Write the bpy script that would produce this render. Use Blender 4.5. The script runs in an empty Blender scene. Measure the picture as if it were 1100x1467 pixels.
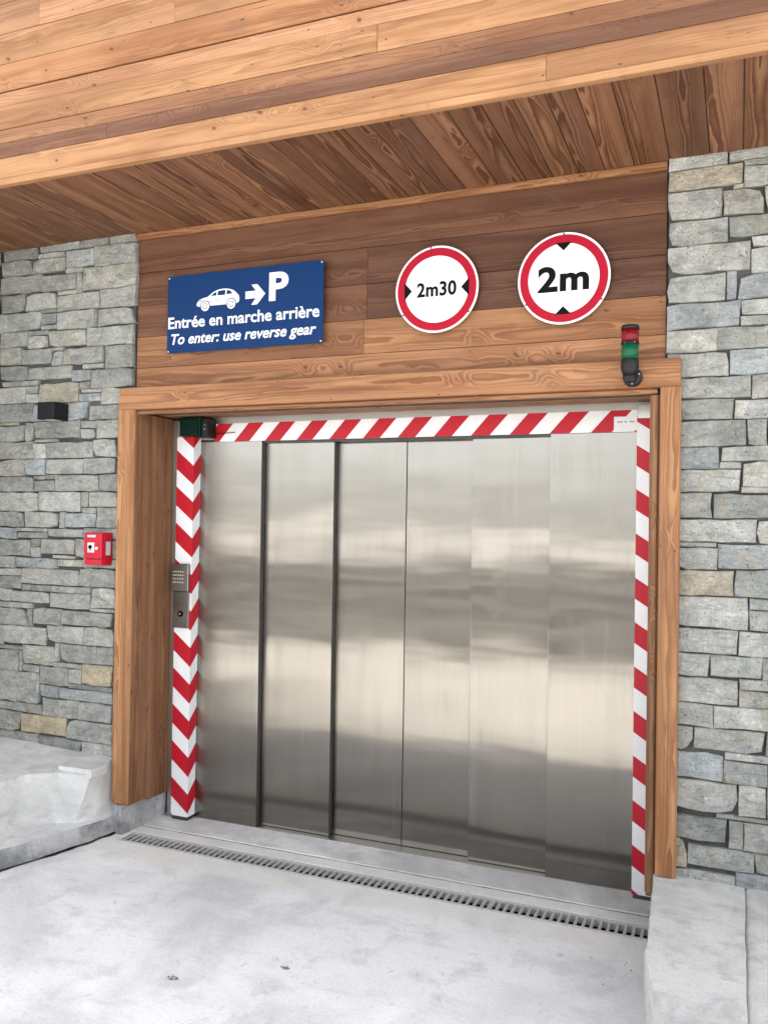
import bpy, bmesh, math, random
from mathutils import Vector, Matrix, noise
S = bpy.context.scene
COL = S.collection
R = math.radians

# ------------------------------------------------------------------ camera
cam_d = bpy.data.cameras.new('camera')
cam = bpy.data.objects.new('camera', cam_d); COL.objects.link(cam); S.camera = cam
cam_d.sensor_fit = 'VERTICAL'; cam_d.sensor_height = 36.0
cam_d.lens = 36.0 * 1234.42 / 1467.0
cam_d.clip_start = 0.05; cam_d.clip_end = 2000
yaw, pitch, roll = R(22.2917), R(0.63686), R(-0.87567)
fw = Vector((-math.sin(yaw)*math.cos(pitch), math.cos(yaw)*math.cos(pitch), math.sin(pitch)))
rt = Vector((math.cos(yaw), math.sin(yaw), 0)); dn = -rt.cross(fw)
rt2 = math.cos(roll)*rt + math.sin(roll)*dn; dn2 = -math.sin(roll)*rt + math.cos(roll)*dn
cam.matrix_world = Matrix.Translation((0, -3.8438, 1.72)) @ Matrix((rt2, -dn2, -fw)).transposed().to_4x4()

# ------------------------------------------------------------------ sky, sun, exposure
SUN_EL, SUN_AZ = 58.0, 69.0             # the sun stands behind the building: facade in open shade, forecourt sunlit
w = bpy.data.worlds.new('World'); S.world = w; w.use_nodes = True
nt = w.node_tree; nt.nodes.clear()
sky = nt.nodes.new('ShaderNodeTexSky'); sky.sky_type = 'NISHITA'; sky.sun_disc = False
sky.sun_elevation = R(SUN_EL); sky.sun_rotation = R(SUN_AZ)
sky.air_density = 1.0; sky.dust_density = 4.0; sky.ozone_density = 1.0; sky.altitude = 1200
bgn = nt.nodes.new('ShaderNodeBackground'); bgn.inputs[1].default_value = 0.15
wo = nt.nodes.new('ShaderNodeOutputWorld')
hs = nt.nodes.new('ShaderNodeHueSaturation'); hs.inputs['Saturation'].default_value = 0.20   # thin cloud veil
nt.links.new(sky.outputs[0], hs.inputs['Color']); nt.links.new(hs.outputs[0], bgn.inputs[0])
nt.links.new(bgn.outputs[0], wo.inputs[0])
sd = bpy.data.lights.new('sun', 'SUN'); sd.energy = 3.2; sd.angle = R(0.6); sd.color = (1.0, 0.94, 0.85)
sun = bpy.data.objects.new('sun', sd); COL.objects.link(sun)
az = R(SUN_AZ); el = R(SUN_EL)
to_sun = Vector((math.sin(az)*math.cos(el), math.cos(az)*math.cos(el), math.sin(el)))
sun.rotation_euler = to_sun.to_track_quat('Z', 'Y').to_euler()
sun.location = (0, -6, 8)
S.view_settings.view_transform = 'Standard'; S.view_settings.look = 'None'
S.view_settings.gamma = 1.0; S.view_settings.use_curve_mapping = False
S.view_settings.exposure = 2.08
S.render.engine = 'CYCLES'

# ------------------------------------------------------------------ helpers
rnd = random.Random(11)
def tag(o, label, cat, group=None):
    o['label'] = label; o['category'] = cat
    if group: o['group'] = group
    return o
def thing(name, label, cat, loc=(0, 0, 0), group=None):
    o = bpy.data.objects.new(name, None); COL.objects.link(o); o.location = loc
    o.empty_display_size = .1
    return tag(o, label, cat, group)
def link_mesh(name, me, mat, parent=None, loc=None, basis=None):
    if mat is not None and not me.materials: me.materials.append(mat)
    o = bpy.data.objects.new(name, me); COL.objects.link(o)
    m = Matrix.Identity(4)
    if basis is not None: m = Matrix(basis).transposed().to_4x4()
    if loc is not None: m = Matrix.Translation(loc) @ m
    if parent is not None:
        o.parent = parent
        m = Matrix.Translation(-world_loc(parent)) @ m
    o.matrix_basis = m
    return o
def world_loc(o):
    v = Vector(o.location)
    while o.parent is not None:
        o = o.parent; v = v + Vector(o.location)
    return v
def bm_obj(name, bm, mat, parent=None, loc=None, basis=None, smooth=False):
    me = bpy.data.meshes.new(name); bmesh.ops.recalc_face_normals(bm, faces=bm.faces)
    bm.to_mesh(me); bm.free()
    if smooth:
        for f in me.polygons: f.use_smooth = True
    return link_mesh(name, me, mat, parent, loc, basis)
def bm_box(bm, x0, x1, y0, y1, z0, z1, bev=0.0, seg=1):
    r = bmesh.ops.create_cube(bm, size=1.0)
    vs = r['verts']
    for v in vs:
        v.co = Vector((x0 + (v.co.x+.5)*(x1-x0), y0 + (v.co.y+.5)*(y1-y0), z0 + (v.co.z+.5)*(z1-z0)))
    if bev:
        es = list({e for v in vs for e in v.link_edges})
        bmesh.ops.bevel(bm, geom=es, offset=bev, segments=seg, affect='EDGES', profile=.6)
def box(name, x0, x1, y0, y1, z0, z1, mat, parent=None, bev=0.0, seg=1):
    c = Vector(((x0+x1)/2, (y0+y1)/2, (z0+z1)/2))
    bm = bmesh.new(); bm_box(bm, x0-c.x, x1-c.x, y0-c.y, y1-c.y, z0-c.z, z1-c.z, bev, seg)
    return bm_obj(name, bm, mat, parent, c)
def bm_lathe(bm, prof, n=28, axis='Z'):
    rings = []
    for r, h in prof:
        ring = []
        for i in range(n):
            a = 2*math.pi*i/n
            p = (r*math.cos(a), r*math.sin(a), h) if axis == 'Z' else (r*math.cos(a), h, r*math.sin(a))
            ring.append(bm.verts.new(p))
        rings.append(ring)
    for a, b in zip(rings, rings[1:]):
        for i in range(n): bm.faces.new((a[i], a[(i+1) % n], b[(i+1) % n], b[i]))
    bm.faces.new(rings[0][::-1]); bm.faces.new(rings[-1])
def lathe(name, prof, mat, parent, loc, n=28, axis='Z', smooth=True):
    bm = bmesh.new(); bm_lathe(bm, prof, n, axis)
    o = bm_obj(name, bm, mat, parent, loc, smooth=False)
    if smooth:
        for f in o.data.polygons: f.use_smooth = len(f.vertices) == 4
    return o
def plate_xz(name, pts, y_front, th, mat, parent, hole=None):
    """flat plate in the XZ plane, front face at y_front, thickness th towards +Y"""
    cx = sum(p[0] for p in pts)/len(pts); cz = sum(p[1] for p in pts)/len(pts)
    bm = bmesh.new()
    f = [bm.verts.new((p[0]-cx, 0, p[1]-cz)) for p in pts]
    b = [bm.verts.new((p[0]-cx, th, p[1]-cz)) for p in pts]
    n = len(pts)
    if hole is None:
        bm.faces.new(f); bm.faces.new(b[::-1])
    else:
        hf = [bm.verts.new((p[0]-cx, 0, p[1]-cz)) for p in hole]
        hb = [bm.verts.new((p[0]-cx, th, p[1]-cz)) for p in hole]
        for i in range(n):
            j = (i+1) % n
            bm.faces.new((f[i], f[j], hf[j], hf[i])); bm.faces.new((b[i], hb[i], hb[j], b[j]))
            bm.faces.new((hf[i], hf[j], hb[j], hb[i]))
    for i in range(n):
        j = (i+1) % n; bm.faces.new((f[i], b[i], b[j], f[j]))
    return bm_obj(name, bm, mat, parent, (cx, y_front, cz))
def circle(cx, cz, r, n=64):
    return [(cx + r*math.cos(2*math.pi*i/n), cz + r*math.sin(2*math.pi*i/n)) for i in range(n)]
def lettering(name, body, x0, x1, z0, z1, y, mat, parent, bold=0.0, shear=0.0, spacing=1.0):
    """flat cut letters fitted into the box x0..x1, z0..z1 (z0 = baseline of the box of the whole line)"""
    c = bpy.data.curves.new(name, 'FONT'); c.body = body; c.size = 1.0; c.offset = bold; c.shear = shear
    c.space_character = spacing; c.extrude = 0.0; c.resolution_u = 4; c.fill_mode = 'FRONT'
    o = bpy.data.objects.new(name, c); COL.objects.link(o)
    bpy.context.view_layer.update()
    me = bpy.data.meshes.new_from_object(o.evaluated_get(bpy.context.evaluated_depsgraph_get()))
    bpy.data.objects.remove(o); bpy.data.curves.remove(c)
    xs = [v.co.x for v in me.vertices]; ys = [v.co.y for v in me.vertices]
    a, b, d, e = min(xs), max(xs), min(ys), max(ys)
    cx, cz = (x0+x1)/2, (z0+z1)/2
    for v in me.vertices:
        v.co = Vector((x0 + (v.co.x-a)/(b-a)*(x1-x0) - cx, 0, z0 + (v.co.y-d)/(e-d)*(z1-z0) - cz))
    me.materials.clear()
    # one flat cut letter per character (islands that share a column belong together: i, e acute, colon)
    bm = bmesh.new(); bm.from_mesh(me); bpy.data.meshes.remove(me)
    seen = set(); isl = []
    for v in bm.verts:
        if v in seen: continue
        st = [v]; seen.add(v); comp = []
        while st:
            q = st.pop(); comp.append(q)
            for e in q.link_edges:
                o2 = e.other_vert(q)
                if o2 not in seen: seen.add(o2); st.append(o2)
        isl.append(comp)
    groups = []
    for comp in sorted(isl, key=lambda c: -len(c)):
        a, b = min(v.co.x for v in comp), max(v.co.x for v in comp); cc = (a+b)/2
        for gq in groups:
            if (gq[0] < cc < gq[1]) or (a < (gq[0]+gq[1])/2 < b): gq[2].extend(comp); break
        else: groups.append([a, b, list(comp)])
    for a, b, comp in groups:
        s_ = set(comp); fs = [f for f in bm.faces if f.verts[0] in s_]
        mx = (a+b)/2; nb = bmesh.new(); mp = {}
        for v in comp: mp[v] = nb.verts.new((v.co.x-mx, 0, v.co.z))
        for f in fs: nb.faces.new([mp[v] for v in f.verts])
        r = bmesh.ops.extrude_face_region(nb, geom=list(nb.faces))
        for v in r['geom']:
            if isinstance(v, bmesh.types.BMVert): v.co.y -= .0006
        bm_obj(name, nb, mat, parent, (cx+mx, y, cz))
    bm.free()

# ------------------------------------------------------------------ materials
def new_mat(name):
    m = bpy.data.materials.new(name); m.use_nodes = True
    t = m.node_tree; t.nodes.clear()
    out = t.nodes.new('ShaderNodeOutputMaterial'); b = t.nodes.new('ShaderNodeBsdfPrincipled')
    t.links.new(b.outputs[0], out.inputs[0])
    return m, t, b
class N:
    """small node-graph writer"""
    def __init__(s, t): s.t = t
    def _in(s, sock, v):
        if v is None: return
        if hasattr(v, 'is_linked') or hasattr(v, 'links'): s.t.links.new(v, sock)
        elif isinstance(v, (tuple, list)) and len(v) == 3 and sock.type == 'RGBA': sock.default_value = (*v, 1)
        else: sock.default_value = v
    def math(s, op, a, b=None, c=None, clamp=False):
        n = s.t.nodes.new('ShaderNodeMath'); n.operation = op; n.use_clamp = clamp
        for i, v in enumerate((a, b, c)): s._in(n.inputs[i], v)
        return n.outputs[0]
    def vmath(s, op, a, b=None):
        n = s.t.nodes.new('ShaderNodeVectorMath'); n.operation = op
        s._in(n.inputs[0], a); s._in(n.inputs[1], b)
        return n.outputs[0]
    def mix(s, f, a, b, blend='MIX'):
        n = s.t.nodes.new('ShaderNodeMix'); n.data_type = 'RGBA'; n.blend_type = blend; n.clamp_factor = True
        s._in(n.inputs[0], f); s._in(n.inputs[6], a); s._in(n.inputs[7], b)
        return n.outputs[2]
    def noise(s, vec, scale=5, detail=3, rough=.55, dist=0.0):
        n = s.t.nodes.new('ShaderNodeTexNoise'); s._in(n.inputs['Vector'], vec)
        n.inputs['Scale'].default_value = scale; n.inputs['Detail'].default_value = detail
        n.inputs['Roughness'].default_value = rough; n.inputs['Distortion'].default_value = dist
        return n.outputs[0]
    def voro(s, vec, scale=5, feature='F1', rand=1.0):
        n = s.t.nodes.new('ShaderNodeTexVoronoi'); n.feature = feature
        s._in(n.inputs['Vector'], vec); n.inputs['Scale'].default_value = scale; n.inputs['Randomness'].default_value = rand
        return n
    def ramp(s, v, a, b, lo=0.0, hi=1.0, smooth=True):
        n = s.t.nodes.new('ShaderNodeMapRange'); n.interpolation_type = 'SMOOTHSTEP' if smooth else 'LINEAR'
        s._in(n.inputs[0], v)
        for i, q in enumerate((a, b, lo, hi)): s._in(n.inputs[1+i], q)
        return n.outputs[0]
    def sep(s, v):
        n = s.t.nodes.new('ShaderNodeSeparateXYZ'); s._in(n.inputs[0], v); return n.outputs
    def comb(s, x, y, z):
        n = s.t.nodes.new('ShaderNodeCombineXYZ')
        for i, q in enumerate((x, y, z)): s._in(n.inputs[i], q)
        return n.outputs[0]
    def coord(s, which='Object'): return s.t.nodes.new('ShaderNodeTexCoord').outputs[which]
    def info(s): return s.t.nodes.new('ShaderNodeObjectInfo').outputs
    def bump(s, h, strength=.3, dist=.01, normal=None):
        n = s.t.nodes.new('ShaderNodeBump'); n.inputs['Strength'].default_value = strength
        n.inputs['Distance'].default_value = dist; s._in(n.inputs['Height'], h); s._in(n.inputs['Normal'], normal)
        return n.outputs[0]

def wood_mat(name, ring_amt=.75, patch_amt=.5, knot_keep=.62, worn=.35, core_amt=.0):
    m, t, b = new_mat(name); g = N(t)
    co = g.coord('Object'); oi = g.info()
    wn = t.nodes.new('ShaderNodeTexWhiteNoise'); wn.noise_dimensions = '1D'; t.links.new(oi['Random'], wn.inputs['W'])
    r3 = g.sep(wn.outputs['Color'])
    x, y, z = g.sep(co)
    xs = g.math('ADD', x, g.math('MULTIPLY', r3[0], 60.0))
    zs = g.math('ADD', z, g.math('MULTIPLY', r3[1], 9.0))
    # knots
    kv = g.comb(g.math('ADD', g.math('MULTIPLY', xs, 4.6), g.math('MULTIPLY', zs, 2.0)), g.math('MULTIPLY', zs, 7.5), 0.0)
    kn = t.nodes.new('ShaderNodeTexNoise'); kn.inputs['Scale'].default_value = 2.2; kn.inputs['Detail'].default_value = 3.0; t.links.new(kv, kn.inputs['Vector'])
    kv = g.vmath('ADD', kv, g.vmath('MULTIPLY', g.vmath('SUBTRACT', kn.outputs['Color'], (.5, .5, .5)), (.28, .28, 0.0)))
    vo = g.voro(kv, 1.0); vo.voronoi_dimensions = '2D'
    keep = g.math('GREATER_THAN', g.sep(vo.outputs['Color'])[0], knot_keep)
    ksize = g.math('ADD', .02, g.math('MULTIPLY', g.sep(vo.outputs['Color'])[1], .06))
    kd = vo.outputs['Distance']
    knot = g.math('MULTIPLY', keep, g.ramp(kd, ksize, g.math('MULTIPLY', ksize, .45), 0, 1))
    khalo = g.math('MULTIPLY', keep, g.ramp(kd, .42, .0, 0, 1))
    # growth rings of a flat-sawn board
    warp = g.noise(g.comb(g.math('MULTIPLY', xs, .85), g.math('MULTIPLY', zs, 6.0), 0.0), 1.0, 2.0, .5)
    warp2 = g.noise(g.comb(g.math('MULTIPLY', xs, 6.0), g.math('MULTIPLY', zs, 30.0), 3.0), 1.0, 2.0, .5)
    zc = g.math('MULTIPLY', g.math('SUBTRACT', r3[1], .5), .11)
    yc = g.math('ADD', .022, g.math('MULTIPLY', r3[2], .05))
    wander = g.math('MULTIPLY', g.math('SUBTRACT', g.noise(g.comb(xs, 0.0, 7.0), .7, 2), .5), .10)
    dz = g.math('ADD', g.math('SUBTRACT', z, zc), wander)
    dy = g.math('ADD', y, yc)
    d = g.math('SQRT', g.math('ADD', g.math('POWER', dz, 2.0), g.math('POWER', dy, 2.0)))
    d = g.math('ADD', d, g.math('MULTIPLY', warp, .062))
    d = g.math('ADD', d, g.math('MULTIPLY', warp2, .008))
    d = g.math('ADD', d, g.math('MULTIPLY', khalo, .022))
    fr = g.math('FRACT', g.math('MULTIPLY', d, 125.0))
    late = g.math('MULTIPLY', g.ramp(fr, .25, .88), g.ramp(fr, 1.0, .93))
    flat = g.ramp(g.math('ABSOLUTE', dz), .075, .012, .22, 1.0)
    late = g.math('MULTIPLY', late, flat)
    # broad streaks, fibre
    streak = g.noise(g.comb(g.math('MULTIPLY', xs, .9), g.math('MULTIPLY', zs, 16.0), 1.0), 1.0, 4, .6, .3)
    blot = g.noise(g.comb(g.math('MULTIPLY', xs, 4.0), g.math('MULTIPLY', zs, 11.0), 5.0), 1.0, 3, .55)
    fibre = g.noise(g.comb(g.math('MULTIPLY', xs, 9.0), g.math('MULTIPLY', zs, 260.0), g.math('MULTIPLY', y, 260.0)), 1.0, 3, .65)
    base = oi['Color']
    dark = g.mix(1.0, base, (.42, .30, .22), 'MULTIPLY')
    brown = g.mix(1.0, base, (.60, .49, .42), 'MULTIPLY')
    pale = g.mix(1.0, base, (1.32, 1.34, 1.34), 'MULTIPLY')
    c = g.mix(g.math('MULTIPLY', g.ramp(streak, .42, .66), patch_amt), base, brown)
    c = g.mix(g.math('MULTIPLY', g.ramp(blot, .56, .75), .55), c, pale)
    wide = g.noise(g.comb(g.math('MULTIPLY', xs, .55), g.math('MULTIPLY', zs, 5.0), 11.0), 1.0, 3, .6, .4)
    c = g.mix(g.ramp(wide, .46, .70, 0, patch_amt*.8), c, g.mix(1.0, base, (.52, .43, .38), 'MULTIPLY'))
    c = g.mix(g.ramp(wide, .44, .26, 0, .6), c, pale)
    core = g.ramp(g.math('ABSOLUTE', dz), .030, .008, 0, core_amt)
    c = g.mix(g.math('MULTIPLY', core, g.ramp(fr, .45, .10)), c, g.mix(1.0, base, (1.55, 1.6, 1.6), 'MULTIPLY'))
    c = g.mix(g.math('MULTIPLY', core, .35), c, brown)
    c = g.mix(g.math('MULTIPLY', late, ring_amt), c, dark)
    grime = g.noise(g.comb(g.math('MULTIPLY', xs, 2.6), g.math('MULTIPLY', zs, 9.0), 21.0), 1.0, 5, .7, .8)
    c = g.mix(g.ramp(grime, .55, .75, 0, worn), c, (.115, .078, .055))
    c = g.mix(g.math('MULTIPLY', g.ramp(fibre, .45, .75), .22), c, dark)
    c = g.mix(g.math('MULTIPLY', khalo, .28), c, brown)
    c = g.mix(g.math('MULTIPLY', knot, .8), c, (.075, .032, .014))
    # nail heads / pin holes
    nv = g.voro(g.comb(g.math('MULTIPLY', xs, 5.0), g.math('MULTIPLY', zs, 9.0), 2.0), 1.0); nv.voronoi_dimensions = '2D'
    pin = g.math('MULTIPLY', g.math('LESS_THAN', nv.outputs['Distance'], .026), g.math('GREATER_THAN', g.sep(nv.outputs['Color'])[2], .84))
    c = g.mix(g.math('MULTIPLY', pin, .8), c, (.02, .012, .008))
    # fine drying checks along the grain
    ck = g.noise(g.comb(g.math('MULTIPLY', xs, 1.6), g.math('MULTIPLY', zs, 42.0), 9.0), 1.0, 2, .5)
    check = g.ramp(g.math('ABSOLUTE', g.math('SUBTRACT', ck, .5)), .006, .0)
    gate = g.ramp(g.noise(g.comb(g.math('MULTIPLY', xs, 2.3), g.math('MULTIPLY', zs, 5.0), 4.0), 1.0, 1), .55, .64)
    check = g.math('MULTIPLY', check, gate)
    c = g.mix(g.math('MULTIPLY', check, .75), c, (.03, .016, .01))
    t.links.new(c, b.inputs['Base Color'])
    b.inputs['Roughness'].default_value = .62
    b.inputs['Specular IOR Level'].default_value = .28
    h = g.math('ADD', g.math('MULTIPLY', late, .6), g.math('MULTIPLY', fibre, .8))
    h = g.math('SUBTRACT', h, g.math('ADD', g.math('MULTIPLY', check, 2.0), g.math('MULTIPLY', pin, 1.5)))
    t.links.new(g.bump(h, .35, .002), b.inputs['Normal'])
    return m
M_WOOD = wood_mat('larch_boards', .60, .90, .60, .40, .25)
M_FASCIA = wood_mat('larch_facade', .40, .85, .64, .38)
M_SOFFIT = wood_mat('larch_soffit', .95, .75, .84, .35, .75)

def stone_mat():
    m, t, b = new_mat('gneiss_stone'); g = N(t)
    co = g.coord('Object'); oi = g.info()
    p = g.vmath('ADD', co, g.comb(g.math('MULTIPLY', oi['Random'], 37.0), g.math('MULTIPLY', oi['Random'], 91.0), 0.0))
    big = g.noise(p, 9, 4, .6, .5); fol = g.noise(g.vmath('MULTIPLY', p, (9.0, 14.0, 26.0)), 1.0, 6, .7, 1.2)
    mid = g.noise(p, 48, 6, .75); fine = g.noise(p, 120, 4, .75)
    c = oi['Color']
    c = g.mix(g.ramp(big, .35, .68, 0, .75), c, g.mix(1.0, c, (.60, .62, .63), 'MULTIPLY'))
    c = g.mix(g.ramp(fol, .46, .66, 0, .6), c, g.mix(1.0, c, (.52, .53, .52), 'MULTIPLY'))
    c = g.mix(g.ramp(mid, .50, .68, 0, .8), c, g.mix(1.0, c, (1.5, 1.48, 1.42), 'MULTIPLY'))
    c = g.mix(g.ramp(fine, .52, .68, 0, .7), c, g.mix(1.0, c, (.42, .42, .41), 'MULTIPLY'))
    c = g.mix(g.ramp(g.noise(p, 13, 5, .65), .54, .68, 0, .45), c, (.42, .35, .23))
    pits = g.ramp(g.noise(p, 75, 3, .6), .36, .28)
    c = g.mix(g.math('MULTIPLY', pits, .6), c, (.07, .07, .068))
    t.links.new(c, b.inputs['Base Color']); b.inputs['Roughness'].default_value = .8
    b.inputs['Specular IOR Level'].default_value = .3
    h = g.math('ADD', g.math('MULTIPLY', fol, 1.2), g.math('ADD', g.math('MULTIPLY', mid, 1.0), g.math('MULTIPLY', fine, .5)))
    h = g.math('SUBTRACT', h, g.math('MULTIPLY', pits, .5))
    t.links.new(g.bump(h, 1.0, .014), b.inputs['Normal'])
    return m
M_STONE = stone_mat()

def concrete_mat(name, base, dirt, amt=.5, rust=0.0, bumps=.5, scale=1.0, strip=False):
    m, t, b = new_mat(name); g = N(t)
    co = g.coord('Object')
    drag = g.noise(g.vmath('MULTIPLY', g.vmath('ADD', co, g.comb(0.0, g.math('MULTIPLY', g.noise(co, .9, 2), .3), 0.0)), (2.2, 9.0, 9.0)), 1.0*scale, 5, .65, .3)
    n1 = g.noise(co, 1.1*scale, 5, .6, .5); n2 = g.noise(co, 5.5*scale, 5, .62, .4); n3 = g.noise(co, 42*scale, 4, .7); n4 = g.noise(co, 230*scale, 3, .7)
    c = g.mix(g.ramp(n1, .38, .68, 0, amt), base, dirt)
    c = g.mix(g.ramp(n2, .48, .70, 0, amt*.75), c, dirt)
    c = g.mix(g.ramp(g.noise(co, 2.4*scale, 4, .6), .55, .72, 0, .45), c, tuple(min(1, v*1.18) for v in base))
    c = g.mix(g.ramp(n3, .56, .78, 0, .30), c, tuple(v*.62 for v in dirt))
    pit = g.math('MULTIPLY', g.ramp(n4, .60, .68), g.ramp(g.noise(co, 1.7*scale, 3), .40, .62, .15, 1.0))
    grit = g.noise(co, 95*scale, 5, .8)
    c = g.mix(g.ramp(grit, .50, .70, 0, .34), c, tuple(v*.60 for v in dirt))
    c = g.mix(g.ramp(grit, .48, .32, 0, .30), c, tuple(min(.86, v*1.14) for v in base))
    c = g.mix(g.math('MULTIPLY', pit, .6), c, (.13, .125, .115))
    c = g.mix(g.ramp(drag, .54, .72, 0, .28*amt), c, tuple(v*.80 for v in dirt))
    c = g.mix(g.ramp(drag, .42, .28, 0, .2), c, tuple(min(.85, v*1.12) for v in base))
    sc = g.ramp(g.noise(co, 17*scale, 6, .75, .8), .57, .70, 0, .45)
    c = g.mix(sc, c, tuple(v*.70 for v in dirt))
    spot = g.voro(co, 3.3*scale)
    sp = g.math('MULTIPLY', g.ramp(g.math('ADD', spot.outputs['Distance'], g.math('MULTIPLY', n3, .12)), .15, .08), g.math('GREATER_THAN', g.sep(spot.outputs['Color'])[0], .80))
    c = g.mix(g.math('MULTIPLY', sp, .28), c, (.16, .15, .13))
    if strip:       # newer, paler bedding concrete cast along the drain, with a ragged edge
        x, y, z = g.sep(co)
        ye = g.math('ADD', y, g.math('ADD', g.math('MULTIPLY', g.math('SUBTRACT', g.noise(co, 1.3, 2), .5), .16), g.math('MULTIPLY', g.math('SUBTRACT', g.noise(co, 14, 4, .7), .5), .07)))
        my = g.math('MULTIPLY', g.ramp(ye, -.29, -.235), g.math('LESS_THAN', x, 0.0))
        my = g.math('MULTIPLY', my, g.ramp(x, -3.2, -3.05))
        pale = g.mix(g.ramp(n2, .4, .7, 0, .5), (.68, .66, .61), (.55, .535, .50))
        pale = g.mix(g.ramp(n3, .56, .78, 0, .3), pale, (.32, .31, .30))
        c = g.mix(g.math('MULTIPLY', my, .8), c, pale)
    t.links.new(c, b.inputs['Base Color']); b.inputs['Roughness'].default_value = .85
    b.inputs['Specular IOR Level'].default_value = .25
    h = g.math('ADD', g.math('MULTIPLY', n2, .8), g.math('ADD', g.math('MULTIPLY', n3, .6), g.math('MULTIPLY', n4, .3)))
    t.links.new(g.bump(h, bumps, .008), b.inputs['Normal'])
    return m
M_GROUND = concrete_mat('concrete_apron', (.74, .737, .725), (.51, .51, .508), .95, strip=True)
M_STRIP = concrete_mat('concrete_bedding', (.72, .70, .66), (.48, .47, .45), .45, scale=1.6)
M_SILL = concrete_mat('concrete_sill', (.70, .695, .68), (.40, .39, .38), .8, scale=1.5)
M_LEDGE = concrete_mat('rough_concrete', (.67, .665, .645), (.42, .425, .42), .85, bumps=1.0, scale=1.9)
M_KERB = concrete_mat('stained_kerb_concrete', (.46, .46, .455), (.13, .135, .14), .85, bumps=.9, scale=2.6)
M_MORTAR = concrete_mat('dark_mortar', (.10, .098, .092), (.035, .034, .032), .7, bumps=.8, scale=4)
M_RENDER = concrete_mat('grey_render', (.40, .39, .37), (.33, .32, .31), .3)

def plain(name, col, rough=.5, metal=0.0, var=.12, spec=.5, coat=0.0, nscale=30):
    m, t, b = new_mat(name); g = N(t)
    co = g.coord('Object'); n = g.noise(co, nscale, 4, .6); n2 = g.noise(co, nscale*.2, 3)
    c = g.mix(g.ramp(n, .4, .75, 0, var), col, tuple(v*.55 for v in col))
    c = g.mix(g.ramp(n2, .45, .75, 0, var*.8), c, tuple(v*.7 + .02 for v in col))
    t.links.new(c, b.inputs['Base Color'])
    t.links.new(g.ramp(n2, .3, .7, max(rough-.08, .02), rough+.1), b.inputs['Roughness'])
    b.inputs['Metallic'].default_value = metal; b.inputs['Specular IOR Level'].default_value = spec
    b.inputs['Coat Weight'].default_value = coat
    return m
def film(name, col):
    m, t, b = new_mat(name); g = N(t)
    co = g.vmath('ADD', g.coord('Object'), t.nodes.new('ShaderNodeObjectInfo').outputs['Location'])
    c = g.mix(g.ramp(g.noise(co, 6, 4, .6), .4, .75, 0, .25), col, tuple(v*.72 for v in col))
    scr = g.ramp(g.noise(g.vmath('MULTIPLY', co, (60.0, 60.0, 9.0)), 1.0, 4, .7), .62, .72, 0, .5)
    c = g.mix(g.math('MULTIPLY', scr, g.ramp(g.noise(co, 3.3, 2), .45, .65)), c, (.30, .27, .25))
    c = g.mix(g.ramp(g.noise(co, 45, 4, .7), .60, .72, 0, .28), c, (.16, .14, .125))
    t.links.new(c, b.inputs['Base Color']); b.inputs['Roughness'].default_value = .42; b.inputs['Specular IOR Level'].default_value = .25
    return m
M_RED = film('red_film', (.42, .008, .020))
M_WHITE = film('white_film', (.72, .725, .73))
M_SIGNRED = plain('sign_red', (.33, .006, .022), .5, var=.08, spec=.12)
M_SIGNWHITE = plain('sign_white', (.70, .71, .72), .35, var=.05)
M_SIGNBLUE = plain('sign_blue', (.003, .027, .105), .5, var=.10, spec=.12)
M_INK = plain('black_ink', (.004, .004, .004), .6, var=.05, spec=.08)
M_BLACK = plain('black_plastic', (.007, .0075, .009), .42, spec=.3)
M_DARKMETAL = plain('dark_painted_metal', (.006, .007, .009), .5, spec=.22)
M_GREENBOX = plain('dark_green_plastic', (.002, .017, .011), .6, spec=.10)
M_ALARM = plain('alarm_red', (.42, .007, .022), .35, var=.06, spec=.3)
M_SCREW = plain('screw_steel', (.55, .55, .54), .35, 1.0)
M_PAPER = plain('paper', (.72, .71, .72), .7, var=.1)
M_GREYINK = plain('grey_ink', (.35, .36, .40), .7)
M_CAST = plain('cast_iron_grate', (.44, .435, .42), .6, .15, var=.5, nscale=60)
M_TROUGH = plain('trough_dirt', (.012, .0115, .011), .9, spec=.1)
M_JOINT = concrete_mat('joint_dirt', (.34, .33, .31), (.13, .125, .12), .8, scale=5)
M_KEYPAD = plain('keypad_steel', (.23, .22, .205), .38, 1.0)
M_BUTTON = plain('button_steel', (.62, .62, .60), .3, 1.0)
M_GLASS_SQ = plain('glass_pane', (.52, .55, .56), .12)
M_GREYLABEL = plain('grey_label', (.45, .46, .48), .5)

def lens(name, col):
    m, t, b = new_mat(name); g = N(t)
    x, y, z = g.sep(g.coord('Object'))
    rib = g.math('SINE', g.math('MULTIPLY', g.math('ARCTAN2', y, x), 24.0))
    b.inputs['Base Color'].default_value = (*col, 1); b.inputs['Roughness'].default_value = .12
    b.inputs['Transmission Weight'].default_value = .0; b.inputs['Specular IOR Level'].default_value = .3; b.inputs['IOR'].default_value = 1.49
    b.inputs['Subsurface Weight'].default_value = 0.0
    t.links.new(g.bump(rib, .35, .002), b.inputs['Normal'])
    return m
M_LENSRED = lens('red_lens', (.16, .003, .009)); M_LENSGREEN = lens('green_lens', (.002, .080, .036))

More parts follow.
